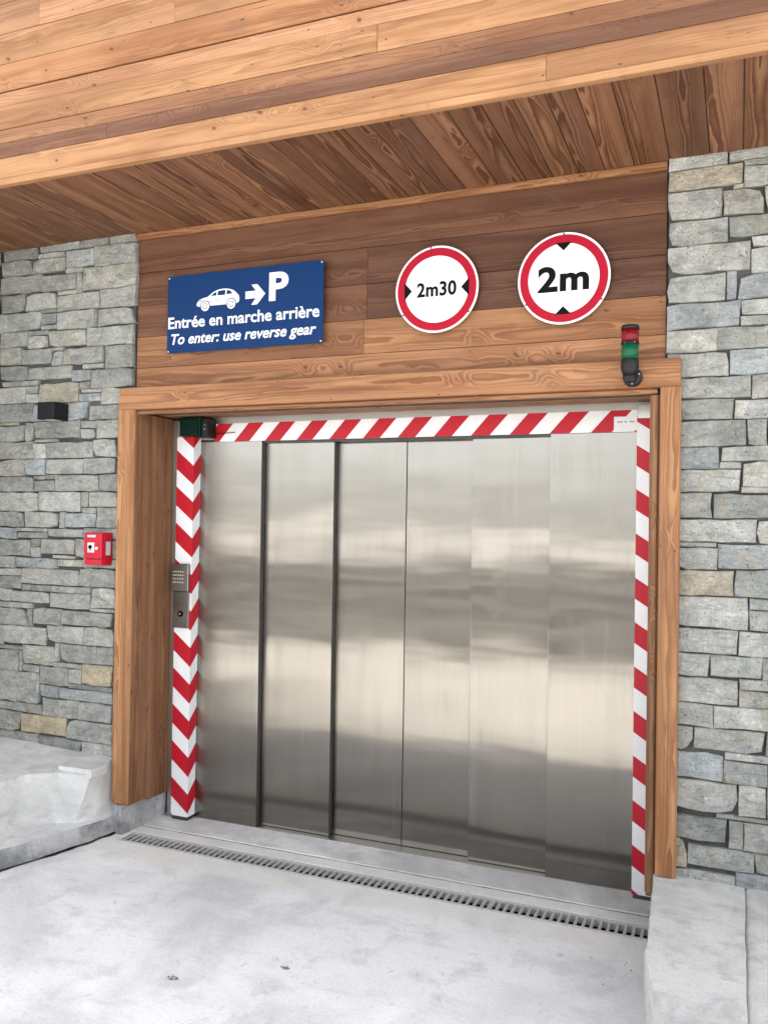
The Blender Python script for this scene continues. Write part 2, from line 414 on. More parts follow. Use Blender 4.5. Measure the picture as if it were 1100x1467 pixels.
def steel_mat(name, base=(.265, .248, .222), rough=.19, aniso=1.0, wave=.75):
    m, t, b = new_mat(name); g = N(t)
    co = g.coord('Object'); oi = g.info()
    off = g.comb(g.math('MULTIPLY', oi['Random'], 31.0), 0.0, g.math('MULTIPLY', oi['Random'], 17.0))
    p = g.vmath('ADD', co, off)
    brush = g.noise(g.vmath('MULTIPLY', p, (420.0, 420.0, 5.0)), 1.0, 3, .7)
    smear = g.noise(g.vmath('MULTIPLY', p, (14.0, 14.0, 1.0)), 1.0, 3, .6)
    cloud = g.noise(p, 2.0, 2, .5)
    c = g.mix(g.ramp(brush, .3, .75, 0, .28), base, tuple(v*.72 for v in base))
    c = g.mix(g.ramp(smear, .30, .80, 0, .22), c, tuple(v*.74 for v in base))
    streak = g.math('MULTIPLY', g.ramp(g.noise(g.vmath('MULTIPLY', p, (34.0, 34.0, 1.1)), 1.0, 4, .65), .60, .72), g.ramp(g.noise(p, 1.7, 2), .42, .62))
    c = g.mix(g.math('MULTIPLY', streak, .28), c, tuple(min(1, v*1.5) for v in base))
    spk = g.math('MULTIPLY', g.ramp(g.noise(p, 150, 2), .74, .79), g.ramp(g.noise(p, 2.4, 3), .5, .66))
    c = g.mix(g.math('MULTIPLY', spk, .5), c, (.55, .54, .52))
    t.links.new(c, b.inputs['Base Color']); b.inputs['Metallic'].default_value = 1.0
    r = g.math('ADD', g.ramp(cloud, .2, .8, rough-.03, rough+.03), g.ramp(smear, .45, .8, 0, .05))
    rub = g.noise(g.vmath('ADD', g.vmath('MULTIPLY', p, (5.0, 5.0, 2.2)), (3.1, 0.0, 8.0)), 1.0, 5, .6, .9)
    r = g.math('ADD', r, g.ramp(rub, .60, .72, 0, .05))
    t.links.new(r, b.inputs['Roughness'])
    b.inputs['Anisotropic'].default_value = aniso
    t.links.new(g.comb(1.0, 0.0, 0.0), b.inputs['Tangent'])
    wv = g.math('ADD', g.noise(g.vmath('MULTIPLY', p, (1.1, 1.0, 2.6)), 1.0, 1, .4), g.math('MULTIPLY', g.noise(g.vmath('MULTIPLY', p, (2.2, 1.0, 13.0)), 1.0, 1, .4), .05))
    n1 = g.bump(wv, wave, .010)
    n2 = g.bump(brush, .05, .0006, n1)
    t.links.new(n2, b.inputs['Normal'])
    return m
M_STEEL = steel_mat('brushed_steel')
M_STEELEDGE = steel_mat('steel_edge', (.50, .48, .45), .36, .4, .1)
M_STEELDARK = plain('dark_steel_gap', (.075, .072, .068), .5, .6)
STONES_L = '''-4020 3224 -3767 3292;-3758 3246 -3464 3289;-3455 3242 -3256 3283;-3246 3242 -3069 3290;-4039 3131 -3807 3215;-3798 3130 -3565 3204;-3556 3140 -3357 3231;-3348 3128 -3071 3233;-3759 3213 -3573 3237;-4039 3024 -3734 3121;-3725 3018 -3482 3102;-3473 2992 -3437 3102;-3556 3111 -3437 3131;-3428 3002 -3068 3119;-4039 2915 -3865 3015;-3856 2918 -3620 3008;-3610 2897 -3317 2982;-3611 2991 -3483 3009;-3308 2891 -3069 2993;-4039 2805 -3740 2905;-3731 2829 -3624 2887;-3731 2896 -3623 2909;-3729 2802 -3623 2820;-3614 2792 -3354 2888;-3345 2793 -3331 2887;-3322 2794 -3078 2882;-4039 2712 -3836 2796;-3826 2772 -3684 2793;-3827 2695 -3683 2763;-3674 2694 -3405 2783;-3395 2680 -3078 2783;-4040 2607 -3882 2703;-3873 2606 -3651 2685;-3641 2589 -3570 2663;-3642 2672 -3569 2686;-3560 2587 -3278 2671;-3268 2549 -3078 2670;-4040 2515 -3826 2597;-3817 2513 -3510 2578;-3501 2490 -3372 2549;-3419 2558 -3277 2578;-3363 2447 -3079 2540;-4018 2480 -3746 2504;-4039 2381 -3843 2470;-3833 2435 -3748 2471;-3834 2382 -3748 2426;-3737 2375 -3455 2481;-3446 2445 -3373 2480;-3423 2422 -3294 2436;-3445 2373 -3295 2413;-3285 2350 -3139 2438;-4040 2274 -3785 2372;-3776 2271 -3377 2364;-3368 2267 -3145 2341;-4039 2158 -3839 2243;-4040 2252 -3893 2265;-3830 2159 -3776 2259;-3767 2170 -3430 2262;-3421 2221 -3322 2258;-3421 2162 -3323 2211;-3313 2163 -3149 2258;-4040 2054 -3772 2149;-3762 2053 -3679 2139;-3670 2057 -3342 2140;-3763 2149 -3590 2161;-3333 2057 -3178 2153;-4039 1957 -3838 2045;-3829 1958 -3682 2044;-3672 1966 -3412 2044;-3403 1965 -3177 2048;-4039 1864 -3769 1947;-3760 1935 -3681 1949;-3672 1935 -3607 1957;-3760 1868 -3608 1925;-3598 1867 -3296 1956;-3287 1867 -3154 1956;-4040 1751 -3736 1854;-3727 1751 -3417 1858;-3408 1779 -3363 1857;-3407 1745 -3316 1769;-3354 1781 -3156 1857;-4039 1659 -3832 1742;-3823 1659 -3576 1742;-3567 1657 -3533 1742;-3524 1667 -3315 1736;-3306 1666 -3153 1772;-4039 1589 -3892 1649;-3883 1598 -3666 1626;-3881 1635 -3666 1649;-3657 1607 -3401 1648;-3391 1601 -3159 1657;-4037 1493 -3787 1579;-3778 1549 -3711 1588;-3778 1486 -3712 1540;-3702 1509 -3456 1589;-3446 1494 -3169 1592;-4034 1420 -3905 1483;-3896 1424 -3579 1476;-3612 1485 -3455 1498;-3570 1441 -3394 1475;-3385 1440 -3168 1485;-4033 1375 -3847 1411;-4031 1301 -3848 1366;-3838 1332 -3433 1415;-3424 1333 -3165 1431;-4029 1225 -3918 1292;-3838 1291 -3772 1323;-3763 1291 -3683 1322;-3674 1292 -3621 1323;-3612 1292 -3343 1322;-3908 1224 -3630 1282;-3621 1203 -3346 1283;-3334 1220 -3169 1323;-4027 1189 -3906 1215;-3897 1190 -3759 1214;-3337 1195 -3171 1209;-4026 1089 -3792 1180;-3783 1088 -3758 1180;-3749 1104 -3546 1193;-3537 1113 -3182 1186;-4094 972 -3983 1080;-3974 982 -3656 1079;-3647 1006 -3387 1095;-3378 1005 -3171 1104;-4001 946 -3827 962;-4039 825 -3852 937;-3843 825 -3829 937;-3817 872 -3590 973;-3581 898 -3558 997;-3549 902 -3292 996;-3283 903 -3172 995;-3581 870 -3392 888;-3820 825 -3697 861;-4057 647 -3697 816;-3687 762 -3484 860;-3475 787 -3391 860;-3382 788 -3175 893;-3688 691 -3555 753;-3546 691 -3176 747;-3474 757 -3178 778;-3663 586 -3409 681;-3400 586 -3174 681;-3780 586 -3672 638;-4051 479 -3835 581;-3825 478 -3497 576;-3488 470 -3171 576;-4048 417 -3693 469;-3684 393 -3382 461;-3373 393 -3170 461'''
STONES_R = '''-284 3237 -56 3284;-47 3244 214 3287;-284 3147 4 3228;15 3126 142 3208;13 3217 167 3235;-26 3125 7 3138;-283 3019 -75 3137;-66 3018 86 3116;95 3013 216 3117;-284 2911 -50 3009;-41 2925 177 3004;-283 2788 35 2901;44 2877 170 2915;44 2768 166 2868;-284 2667 -58 2778;-48 2667 -17 2779;-8 2666 186 2759;-285 2556 -2 2657;7 2598 166 2657;6 2555 187 2589;-285 2456 -87 2547;-78 2461 194 2545;-284 2352 -43 2447;-34 2352 209 2451;-253 2260 45 2342;54 2252 203 2343;-252 2169 -22 2250;-12 2169 204 2242;-251 2059 26 2160;35 2059 105 2160;114 2059 225 2159;-250 1963 -77 2049;-67 1995 185 2050;-68 1964 10 1986;-250 1866 6 1954;19 1891 193 1985;15 1863 193 1882;-249 1757 -103 1857;-93 1757 194 1854;-250 1659 68 1747;77 1652 228 1747;-249 1637 -84 1650;-250 1543 -82 1628;-73 1550 229 1643;-249 1434 -16 1533;-7 1434 204 1541;-250 1301 41 1424;51 1384 198 1424;50 1298 232 1374;-248 1195 0 1291;9 1194 210 1288;-249 1094 -107 1186;-98 1101 96 1185;105 1100 221 1185;-251 985 6 1084;16 1056 191 1091;16 984 222 1046;-251 888 -91 976;-82 890 213 975;-252 782 -168 878;-159 796 110 879;119 796 233 881;-253 668 -47 773;-37 762 194 786;-38 668 225 752;-253 539 8 659;17 541 115 658;124 540 236 658;-254 416 -29 509;-67 518 216 530;-19 399 31 508;40 400 237 508;-254 293 -187 407;-178 310 71 390;80 310 238 390;-252 225 5 284;14 218 238 300'''

# ================================================================== the setting
def structure(o): o['kind'] = 'structure'; return o
# drain trough runs X -3.03..-0.10, Y -0.105..0.02
TX0, TX1, TY0, TY1 = -3.03, -0.02, -0.105, 0.020
def sheet(name, rects, z, mat):
    bm = bmesh.new()
    for x0, x1, y0, y1 in rects:
        bm.faces.new([bm.verts.new(p) for p in ((x0, y0, z), (x1, y0, z), (x1, y1, z), (x0, y1, z))])
    return structure(bm_obj(name, bm, mat))
sheet('ground', [(-400, 400, -400, TY0), (-400, TX0, TY0, TY1), (TX1, 400, TY0, TY1), (-400, 400, TY1, 60)], 0.0, M_GROUND)
# concrete sill: two strips with an open joint between them
def slab(name, x0, x1, y0, y1, z0, z1, mat, seedv):
    bm = bmesh.new(); nx = 60; top = []
    for i in range(nx+1):
        x = x0+(x1-x0)*i/nx
        e0 = y0 + .006*noise.noise(Vector((x*9, seedv, 0))); e1 = y1 + .006*noise.noise(Vector((x*9, seedv+5, 0)))
        zz = z1 + .0025*noise.noise(Vector((x*4, seedv, 3)))
        top.append([bm.verts.new(p) for p in ((x, e0, z0), (x, e0, zz-.004), (x, e0+.005, zz), (x, e1-.005, zz), (x, e1, zz-.004), (x, e1, z0))])
    for p, q in zip(top, top[1:]):
        for k in range(5): bm.faces.new((p[k], q[k], q[k+1], p[k+1]))
    return structure(bm_obj(name, bm, mat))
slab('sill_slab', -3.06, -.30, .128, .60, -.05, .007, M_SILL, 1.0)
slab('sill_slab', -3.06, -.24, .024, .118, -.05, .0045, M_STRIP, 8.0)

sheet('sill_joint', [(-3.06, -.25, .112, .134)], .0022, M_JOINT)
sheet('sill_joint', [(-3.06, -.25, .0205, .030)], .0022, M_JOINT)

# ------------------------------------------------------------------ stone walls
STONE_TINTS = [(.42, .425, .395), (.375, .382, .357), (.48, .478, .445), (.40, .405, .375), (.455, .445, .395), (.40, .425, .428), (.53, .45, .315), (.50, .455, .36), (.34, .35, .33), (.51, .505, .475)]
TINT_W = [5, 4.5, 3.5, 4.5, 2.5, 2.4, .5, 1.0, 3, 2.5]
def stone_mesh(w, h, rr, depth=.05):
    """a split-faced block: uneven outline, chamfered arris, lumpy face (front at -Y)"""
    bm = bmesh.new()
    hw, hh = w/2, h/2
    nx = max(2, min(6, int(w/.055))); nz = max(1, min(3, int(h/.05)))
    s = rr.random()*100; k = min(.009, h*.10, w*.09)
    def ol(x, z):
        return (x + k*1.0*noise.noise(Vector((x*19, z*19, s))), z + k*.9*noise.noise(Vector((x*13, z*23, s+9))))
    # knocked corners
    cut = [rr.random()*min(.020, h*.22, w*.22)*(rr.random() < .25) for _ in range(4)]
    out = []
    for i in range(nx): out.append((-hw + w*i/nx, -hh))
    for i in range(nz): out.append((hw, -hh + h*i/nz))
    for i in range(nx): out.append((hw - w*i/nx, hh))
    for i in range(nz): out.append((-hw, hh - h*i/nz))
    corner = {0: 0, nx: 1, nx+nz: 2, 2*nx+nz: 3}
    pts = []
    for i, (x, z) in enumerate(out):
        if i in corner:
            c = cut[corner[i]]
            x -= math.copysign(c, x); z -= math.copysign(c*.7, z)
        pts.append(ol(x, z))
    tilt_x = rr.uniform(-.03, .03); tilt_z = rr.uniform(-.05, .05); proud = rr.uniform(0, .010)
    def fy(x, z, e):
        return -proud - e + tilt_x*x + tilt_z*z + .008*noise.noise(Vector((x*13, z*18, s+30)))
    n = len(pts)
    back = [bm.verts.new((x, depth, z)) for x, z in pts]
    rim = [bm.verts.new((x, fy(x, z, -.003), z)) for x, z in pts]
    sc = [max(.2, 1-.003/hw), max(.2, 1-.003/hh)]
    inn = [bm.verts.new((x*sc[0], fy(x, z, .0015), z*sc[1])) for x, z in pts]
    for i in range(n):
        j = (i+1) % n
        bm.faces.new((back[i], back[j], rim[j], rim[i])); bm.faces.new((rim[i], rim[j], inn[j], inn[i]))
    # face: a spine of points through the middle
    sp = [bm.verts.new((-hw*.72 + hw*1.44*i/max(1, nx-1), fy(0, 0, .003) + .006*noise.noise(Vector((i*3.3, s, 5))), hh*.15*noise.noise(Vector((i*2.7, s, 8))))) for i in range(nx)]
    f = bm.faces.new(inn)
    bmesh.ops.poke(bm, faces=[f]) if n < 9 else None
    if n >= 9:
        bm.faces.remove(f)
        for i in range(nx):                       # bottom and top fans
            a, b_ = inn[i], inn[(i+1) % n]
            bm.faces.new((a, b_, sp[i]))
            c, d = inn[nx+nz+i], inn[(nx+nz+i+1) % n]
            bm.faces.new((c, d, sp[nx-1-i]))
        for i in range(nx-1):
            bm.faces.new((inn[i+1], sp[i+1], sp[i]))
            bm.faces.new((inn[(nx+nz+i+1) % n], sp[nx-2-i], sp[nx-1-i]))
        for i in range(nz):
            bm.faces.new((inn[nx+i], inn[nx+i+1], sp[nx-1]))
            bm.faces.new((inn[2*nx+nz+i], inn[(2*nx+nz+i+1) % n], sp[0]))
    else:
        for v in sp: bm.verts.remove(v)
    bmesh.ops.triangulate(bm, faces=[f for f in bm.faces if len(f.verts) > 4])
    me = bpy.data.meshes.new('stone'); bmesh.ops.recalc_face_normals(bm, faces=bm.faces); bm.to_mesh(me); bm.free()
    for p in me.polygons: p.use_smooth = True
    me.set_sharp_from_angle(angle=R(30))
    return me
def lay(wall, rects, rr, basis=None, to=lambda x, z: (x, 0, z), tints=None):
    for i, (x0, z0, x1, z1) in enumerate(rects):
        if x1-x0 < .012 or z1-z0 < .007: continue
        o = link_mesh('stone', stone_mesh(x1-x0+.0055, z1-z0+.0055, rr), M_STONE, wall, to((x0+x1)/2, (z0+z1)/2), basis)
        c = rr.choices(STONE_TINTS, TINT_W)[0]; v = rr.uniform(.86, 1.14)
        if tints and i in tints: c = tints[i]
        o.color = (c[0]*v, c[1]*v, c[2]*v, 1)
def parse(s): return [tuple(float(v)/1000 for v in r.split()) for r in s.split(';')]
def courses(x0, x1, z0, z1, rr):
    out = []; z = z0
    while z < z1-.03:
        h = min(rr.uniform(.075, .135), z1-z); x = x0 - rr.uniform(0, .1)
        while x < x1:
            L = rr.uniform(.13, .36)
            a, b_ = max(x, x0), min(x+L, x1)
            if b_-a > .03:
                if rr.random() < .14 and h > .09: out += [(a, z, b_, z+h*.62), (a, z+h*.62+.009, b_, z+h)]
                else: out.append((a, z, b_, z+h))
            x += L+.010
        z += h+.010
    return out
rl = random.Random(5)
wl = thing('stone_wall', 'grey dry-laid stone wall left of the steel door, behind the red alarm box', 'stone wall', (-3.6, 0, 0))
box('mortar', -7.0, -3.072, .013, .50, 0, 3.40, M_MORTAR, wl)
lay(wl, parse(STONES_L) + [(-4.04, .592, -3.79, .637)], rl)
wr = thing('stone_wall', 'grey dry-laid stone wall right of the steel door, above the right concrete block', 'stone wall', (.4, 0, 0))
box('mortar', -.285, 9.0, .013, .50, 0, 3.40, M_MORTAR, wr)
SR = parse(STONES_R)
SR = [(x0, z0, x1 - rl.uniform(0, .11), z1) if x1 > .215 and x1-x0 > .17 else (x0, z0, x1, z1) for x0, z0, x1, z1 in SR]
lay(wr, SR, rl)
EXT = []
for x0, z0, x1, z1 in courses(.255, 2.2, .20, 3.28, rl):
    if x0 < .256:                       # tooth the next stones into the ragged end of the courses
        x0 = max([r[2] for r in SR if r[1] < z1+.004 and r[3] > z0-.004] + [.1]) + .010
    EXT.append((x0, z0, x1, z1))
lay(wr, EXT, rl)
# return wall at the far left, coming forward from the inner corner
wc = thing('stone_wall', 'shaded stone return wall at the far left edge under the soffit', 'stone wall', (-4.05, -.5, 0))
box('mortar', -4.50, -4.072, -.80, .021, 0, 3.275, M_MORTAR, wc)
lay(wc, courses(.012, .80, .40, 3.27, rl), rl, basis=((0, -1, 0), (-1, 0, 0), (0, 0, 1)), to=lambda x, z: (-4.05, -x, z))

# ------------------------------------------------------------------ boards
def board_mesh(L, Wd, T, bev=.003, wobble=0.0, seed=0.0, crown=0.0):
    """length along local X, width along Z, front face at local Y=0, body towards +Y"""
    bm = bmesh.new()
    n = max(1, int(L/.4)) if wobble else 1
    if crown:
        prof = []
        for i in range(7):
            u = i/6*2-1
            prof.append((crown*(u*u), u*(Wd/2)))
        prof = [(T, -Wd/2)] + [(y + (bev if abs(z) > Wd/2-1e-6 else 0), z) for y, z in prof] + [(T, Wd/2)]
    else:
        prof = [(T, -Wd/2), (bev, -Wd/2), (0, -Wd/2+bev), (0, Wd/2-bev), (bev, Wd/2), (T, Wd/2)]
    rings = []
    for i in range(n+1):
        x = -L/2 + L*i/n; dw = wobble*noise.noise(Vector((x*1.7, seed, 1))); dy = wobble*noise.noise(Vector((x*1.3, seed, 9)))
        rings.append([bm.verts.new((x, y+dy, z + (dw if z > 0 else -dw))) for y, z in prof])
    m = len(prof)
    for a, b_ in zip(rings, rings[1:]):
        for k in range(m): bm.faces.new((a[k], a[(k+1) % m], b_[(k+1) % m], b_[k]))
    bm.faces.new(rings[0][::-1]); bm.faces.new(rings[-1])
    me = bpy.data.meshes.new('board'); bmesh.ops.recalc_face_normals(bm, faces=bm.faces); bm.to_mesh(me); bm.free()
    return me
FRONT = ((1, 0, 0), (0, 1, 0), (0, 0, 1))            # board lies along X on a wall facing -Y
UP_FRONT = ((0, 0, 1), (0, 1, 0), (-1, 0, 0))        # upright board facing -Y
UP_RIGHT = ((0, 0, 1), (-1, 0, 0), (0, -1, 0))       # upright board facing +X
UP_LEFT = ((0, 0, 1), (1, 0, 0), (0, 1, 0))          # upright board facing -X
DOWN_Y = ((0, 1, 0), (0, 0, 1), (1, 0, 0))           # soffit board running in Y, face down
DOWN_X = ((1, 0, 0), (0, 0, 1), (0, -1, 0))          # board running in X, face down
def board(name, L, Wd, T, loc, basis, col, mat, parent, bev=.003, wobble=.0, crown=0.0):
    o = link_mesh(name, board_mesh(L, Wd, T, bev, wobble, rnd.random()*50, crown), mat, parent, loc, basis)
    v = rnd.uniform(.88, 1.0); o.color = (col[0]*v, col[1]*v*.99, col[2]*v*1.03, 1)
    return o
LIGHT = (.40, .215, .098); ORANGE = (.36, .178, .078); PEACH = (.375, .20, .10); MID = (.25, .122, .058)
DARK = (.135, .062, .032); PURPLE = (.205, .100, .055); DEEP = (.098, .045, .025)

# upper storey: timber front and soffit overhanging the entrance
up = thing('timber_upper_storey', 'overhanging upper storey clad in warm larch boards with a plank soffit', 'building', (-1.7, -.4, 3.28))
FY = -.805
rows = [(3.295, 3.400, LIGHT, .010), (3.402, 3.468, PURPLE, 0), (3.470, 3.532, MID, 0), (3.535, 3.640, LIGHT, 0), (3.642, 3.708, PEACH, 0),
        (3.716, 3.842, ORANGE, 0), (3.845, 3.985, LIGHT, 0), (3.988, 4.13, PEACH, 0), (4.133, 4.29, LIGHT, 0), (4.293, 4.46, ORANGE, 0), (4.463, 4.48, LIGHT, 0)]
joints = [[-.647], [-2.6], [.9], [-1.305], [-3.6, .4], [-4.2, -.35], [-2.25], [-3.0, -.2], [-1.2], [-2.9], [-.6], [-2.0]]
XL, XR = -7.0, 9.0
for (z0, z1, col, crown), js in zip(rows, joints):
    xs = [XL] + sorted(js) + [XR]
    for a, b_ in zip(xs, xs[1:]):
        k = rnd.uniform(.92, 1.08)
        board('plank', b_-a-.0015, z1-z0+.001, .028, ((a+b_)/2, FY + rnd.uniform(-.002, .002) - (.006 if crown else 0), (z0+z1)/2), FRONT,
              tuple(c*k for c in col), M_FASCIA, up, .0018, .0005, crown)
board('edge_trim', XR-XL, .036, .026, ((XL+XR)/2, FY+.012, 3.270), DOWN_X, LIGHT, M_FASCIA, up, .003)
box('storey_body', XL, XR, -.770, 6.0, 3.315, 4.475, M_RENDER, up)
rs_ = random.Random(23)
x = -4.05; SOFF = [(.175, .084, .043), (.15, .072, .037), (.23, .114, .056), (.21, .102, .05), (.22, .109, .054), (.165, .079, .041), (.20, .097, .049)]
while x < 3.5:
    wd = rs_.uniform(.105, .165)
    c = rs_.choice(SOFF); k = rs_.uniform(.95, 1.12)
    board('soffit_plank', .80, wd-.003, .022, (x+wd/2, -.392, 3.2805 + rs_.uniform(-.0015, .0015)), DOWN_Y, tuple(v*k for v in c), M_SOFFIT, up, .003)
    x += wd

# boarded panel above the lift door
cl = thing('timber_cladding', 'brown larch board panel above the lift door carrying the three signs', 'cladding', (-1.68, 0, 2.85))
box('backing', -3.068, -.287, .046, .50, 2.30, 3.30, M_MORTAR, cl)
CH = [(3.066, 3.246), (2.886, 3.064), (2.712, 2.884), (2.542, 2.710), (2.405, 2.540)]
cj = [[], [-1.69], [-1.69], [-1.705], []]
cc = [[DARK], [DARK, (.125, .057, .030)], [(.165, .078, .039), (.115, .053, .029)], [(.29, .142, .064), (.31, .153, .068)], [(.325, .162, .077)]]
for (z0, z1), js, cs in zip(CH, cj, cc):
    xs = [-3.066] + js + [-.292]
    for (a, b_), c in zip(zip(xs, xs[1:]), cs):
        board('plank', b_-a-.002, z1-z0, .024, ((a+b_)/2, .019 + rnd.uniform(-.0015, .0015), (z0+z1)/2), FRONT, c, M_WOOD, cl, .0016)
board('cover_strip', 2.775, .033, .022, (-1.680, -.002, 3.2635), FRONT, (.35, .18, .08), M_WOOD, cl, .003)

# door surround
su = thing('door_surround', 'thick timber surround with lintel and side boards framing the steel door', 'door surround', (-1.67, 0, 0))
CAS = (.37, .185, .085)
board('lintel', 2.899, .120, .060, (-1.6755, -.05, 2.366), FRONT, CAS, M_WOOD, su, .004, .001)
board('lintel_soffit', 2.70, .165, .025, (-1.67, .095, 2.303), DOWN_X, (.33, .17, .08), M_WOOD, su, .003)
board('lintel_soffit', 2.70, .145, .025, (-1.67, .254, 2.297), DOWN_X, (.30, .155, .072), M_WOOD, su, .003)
board('lintel_bead', 2.70, .024, .020, (-1.67, -.026, 2.294), FRONT, (.33, .17, .08), M_WOOD, su, .006)
# left upright: front board and two deep reveal boards, sawn off above the kerb
board('side_board', 2.305-.172, .112, .045, (-3.077, -.05, (2.305+.172)/2), UP_FRONT, (.42, .22, .098), M_WOOD, su, .006, .0015)
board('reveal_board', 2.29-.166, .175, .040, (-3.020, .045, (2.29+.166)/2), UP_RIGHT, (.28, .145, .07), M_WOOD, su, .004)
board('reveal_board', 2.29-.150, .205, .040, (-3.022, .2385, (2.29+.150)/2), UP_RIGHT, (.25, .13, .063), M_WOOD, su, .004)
# right upright
board('side_board', 2.305-.254, .084, .045, (-.2655, -.05, (2.305+.254)/2), UP_FRONT, (.40, .21, .095), M_WOOD, su, .006, .001)
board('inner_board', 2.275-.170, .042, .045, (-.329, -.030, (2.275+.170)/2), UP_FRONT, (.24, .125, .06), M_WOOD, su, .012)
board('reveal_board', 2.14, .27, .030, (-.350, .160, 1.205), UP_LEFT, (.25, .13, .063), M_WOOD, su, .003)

# ------------------------------------------------------------------ steel lift door
dr = thing('lift_door', 'wide brushed stainless steel sliding door of a car lift in six panels', 'lift door', (-1.63, .4, 0))
PX = [(-2.90, -2.459, .345), (-2.475, -2.031, .388), (-2.055, -1.6265, .431), (-1.6225, -1.232, .431), (-1.251, -.832, .388), (-.846, -.405, .345)]
for x0, x1, y in PX:
    o = box('door_panel', x0, x1, y, y+.036, .012, 2.162, M_STEEL, dr, .0025, 2)
    o.rotation_euler = (R(rnd.uniform(-.11, .11)), 0, R(rnd.uniform(-.10, .10)))
for x1, y in ((-2.459, .345), (-2.031, .388)):
    box('edge_shade', x1+.0003, x1+.003, y+.005, y+.036, .014, 2.160, M_STEELDARK, dr)  # dark strip puts shade on the panel's side face, not a separate seal
box('threshold_track', -2.92, -.40, .35, .47, .0, .0105, M_STEELEDGE, dr)
box('door_header', -2.96, -.36, .338, .50, 2.172, 2.34, M_STEELEDGE, dr, .002)
box('header_shadow_gap', -2.90, -.40, .36, .50, 2.150, 2.1715, M_STEELDARK, dr)
box('door_jamb', -2.975, -2.862, .275, .344, .028, 2.28, M_STEELEDGE, dr, .002)
box('jamb_foot', -2.97, -2.868, .280, .342, .0, .0275, M_STEELDARK, dr)
box('door_jamb', -.432, -.345, .275, .344, .028, 2.28, M_STEELEDGE, dr, .002)
box('jamb_foot', -.428, -.347, .280, .342, .0, .0275, M_STEELDARK, dr)
box('jamb_flashing', -3.0195, -2.9755, .30, .344, .0, 2.285, M_STEELEDGE, dr)
box('shaft_backing', -3.10, -.30, .52, .56, 0, 2.5, M_STEELDARK, dr)

# red and white warning strips
def clip_band(poly, lo, hi, axis):
    def cut(p, k, keep_gt):
        out = []
        for i in range(len(p)):
            a, b_ = p[i], p[(i+1) % len(p)]
            ia = (a[axis] >= k) if keep_gt else (a[axis] <= k); ib = (b_[axis] >= k) if keep_gt else (b_[axis] <= k)
            if ia: out.append(a)
            if ia != ib:
                t = (k-a[axis])/(b_[axis]-a[axis]); out.append((a[0]+t*(b_[0]-a[0]), a[1]+t*(b_[1]-a[1])))
        return out
    poly = cut(poly, lo, True)
    return cut(poly, hi, False) if len(poly) > 2 else poly
def stripes_front(parent, x0, x1, z0, z1, y, polys):
    for p in polys:
        p = clip_band(clip_band(p, x0, x1, 0), z0, z1, 1) if p else p
        if len(p) > 2: plate_xz('stripe', p, y, .0008, M_RED, parent)
# top strip
ts = thing('warning_strip', 'long red and white striped warning strip across the top of the door', 'warning strip', (-1.6, .335, 2.21))
TSX0, TSX1, TSZ0, TSZ1 = -2.765, -.436, 2.160, 2.262
box('backing_film', TSX0, TSX1, .3345, .3375, TSZ0, TSZ1, M_WHITE, ts)
pitch_ = .198; sl_ = .092
polys = []
k = -1
while TSX0 + k*pitch_ < TSX1:
    a = -2.632 + k*pitch_
    polys.append([(a, TSZ0), (a+.097, TSZ0), (a+.097+sl_, TSZ1), (a+sl_, TSZ1)]); k += 1
stripes_front(ts, TSX0, TSX1, TSZ0, TSZ1, .3335, polys)
# left corner guard: chevrons folded round the jamb
lg = thing('warning_corner_guard', 'red and white chevron corner guard on the left door jamb', 'warning strip', (-2.91, .27, 1.1))
GX0, GX1, GY0, GY1, GZ0, GZ1 = -2.972, -2.8595, .2715, .343, .030, 2.185
bm = bmesh.new()
bm_box(bm, GX0+2.91, GX1+2.91, 0, .003, GZ0-1.1, GZ1-1.1)
bm_box(bm, GX1+2.91-.003, GX1+2.91, .0031, GY1-GY0, GZ0-1.1, GZ1-1.1)
bm_obj('backing_film', bm, M_WHITE, lg, (-2.91, GY0, 1.1))
zp = .207; drop = .090
z = .050 - zp*2
while z < GZ1+.2:
    # front face: band falls towards the corner; side face: rises again away from it
    p = clip_band([(GX0, z+drop), (GX1+.0007, z), (GX1+.0007, z+zp*.52), (GX0, z+drop+zp*.52)], GZ0, GZ1, 1)
    if len(p) > 2: plate_xz('stripe', p, GY0-.0008, .0007, M_RED, lg)
    q = clip_band([(GY0-.0008, z), (GY1, z+drop*.80), (GY1, z+drop*.80+zp*.52), (GY0-.0008, z+zp*.52)], GZ0, GZ1, 1)
    if len(q) > 2:
        cy = sum(v[0] for v in q)/len(q); cz = sum(v[1] for v in q)/len(q); bm = bmesh.new()
        fa = [bm.verts.new((.0008, v[0]-cy, v[1]-cz)) for v in q]; ba = [bm.verts.new((.0001, v[0]-cy, v[1]-cz)) for v in q]
        bm.faces.new(fa); bm.faces.new(ba[::-1])
        for i in range(len(q)):
            j = (i+1) % len(q); bm.faces.new((fa[i], ba[i], ba[j], fa[j]))
        bm_obj('stripe', bm, M_RED, lg, (GX1, cy, cz))
    z += zp
# right strip
rg = thing('warning_strip', 'upright red and white striped warning strip on the right door jamb', 'warning strip', (-.395, .27, 1.1))
box('backing_film', -.4335, -.352, .2715, .2745, .030, 2.215, M_WHITE, rg)
polys = []; z = -.302
while z < 2.4:
    polys.append([(-.4335, z+.053), (-.352, z), (-.352, z+.096), (-.4335, z+.149)]); z += .204
stripes_front(rg, -.4335, -.352, .030, 2.215, .2707, polys)

# paper note stuck on the right end of the top strip
pn = thing('paper_note', 'small white paper note stuck on the right end of the top strip', 'note', (-.49, .33, 2.2))
box('sheet', -.545, -.440, .3318, .3326, 2.166, 2.232, M_PAPER, pn)
for i, (a, b_) in enumerate([(-.53, -.505), (-.498, -.485), (-.475, -.452)]):
    box('printed_line', a, b_, .3313, .3317, 2.203, 2.211, M_GREYINK, pn)

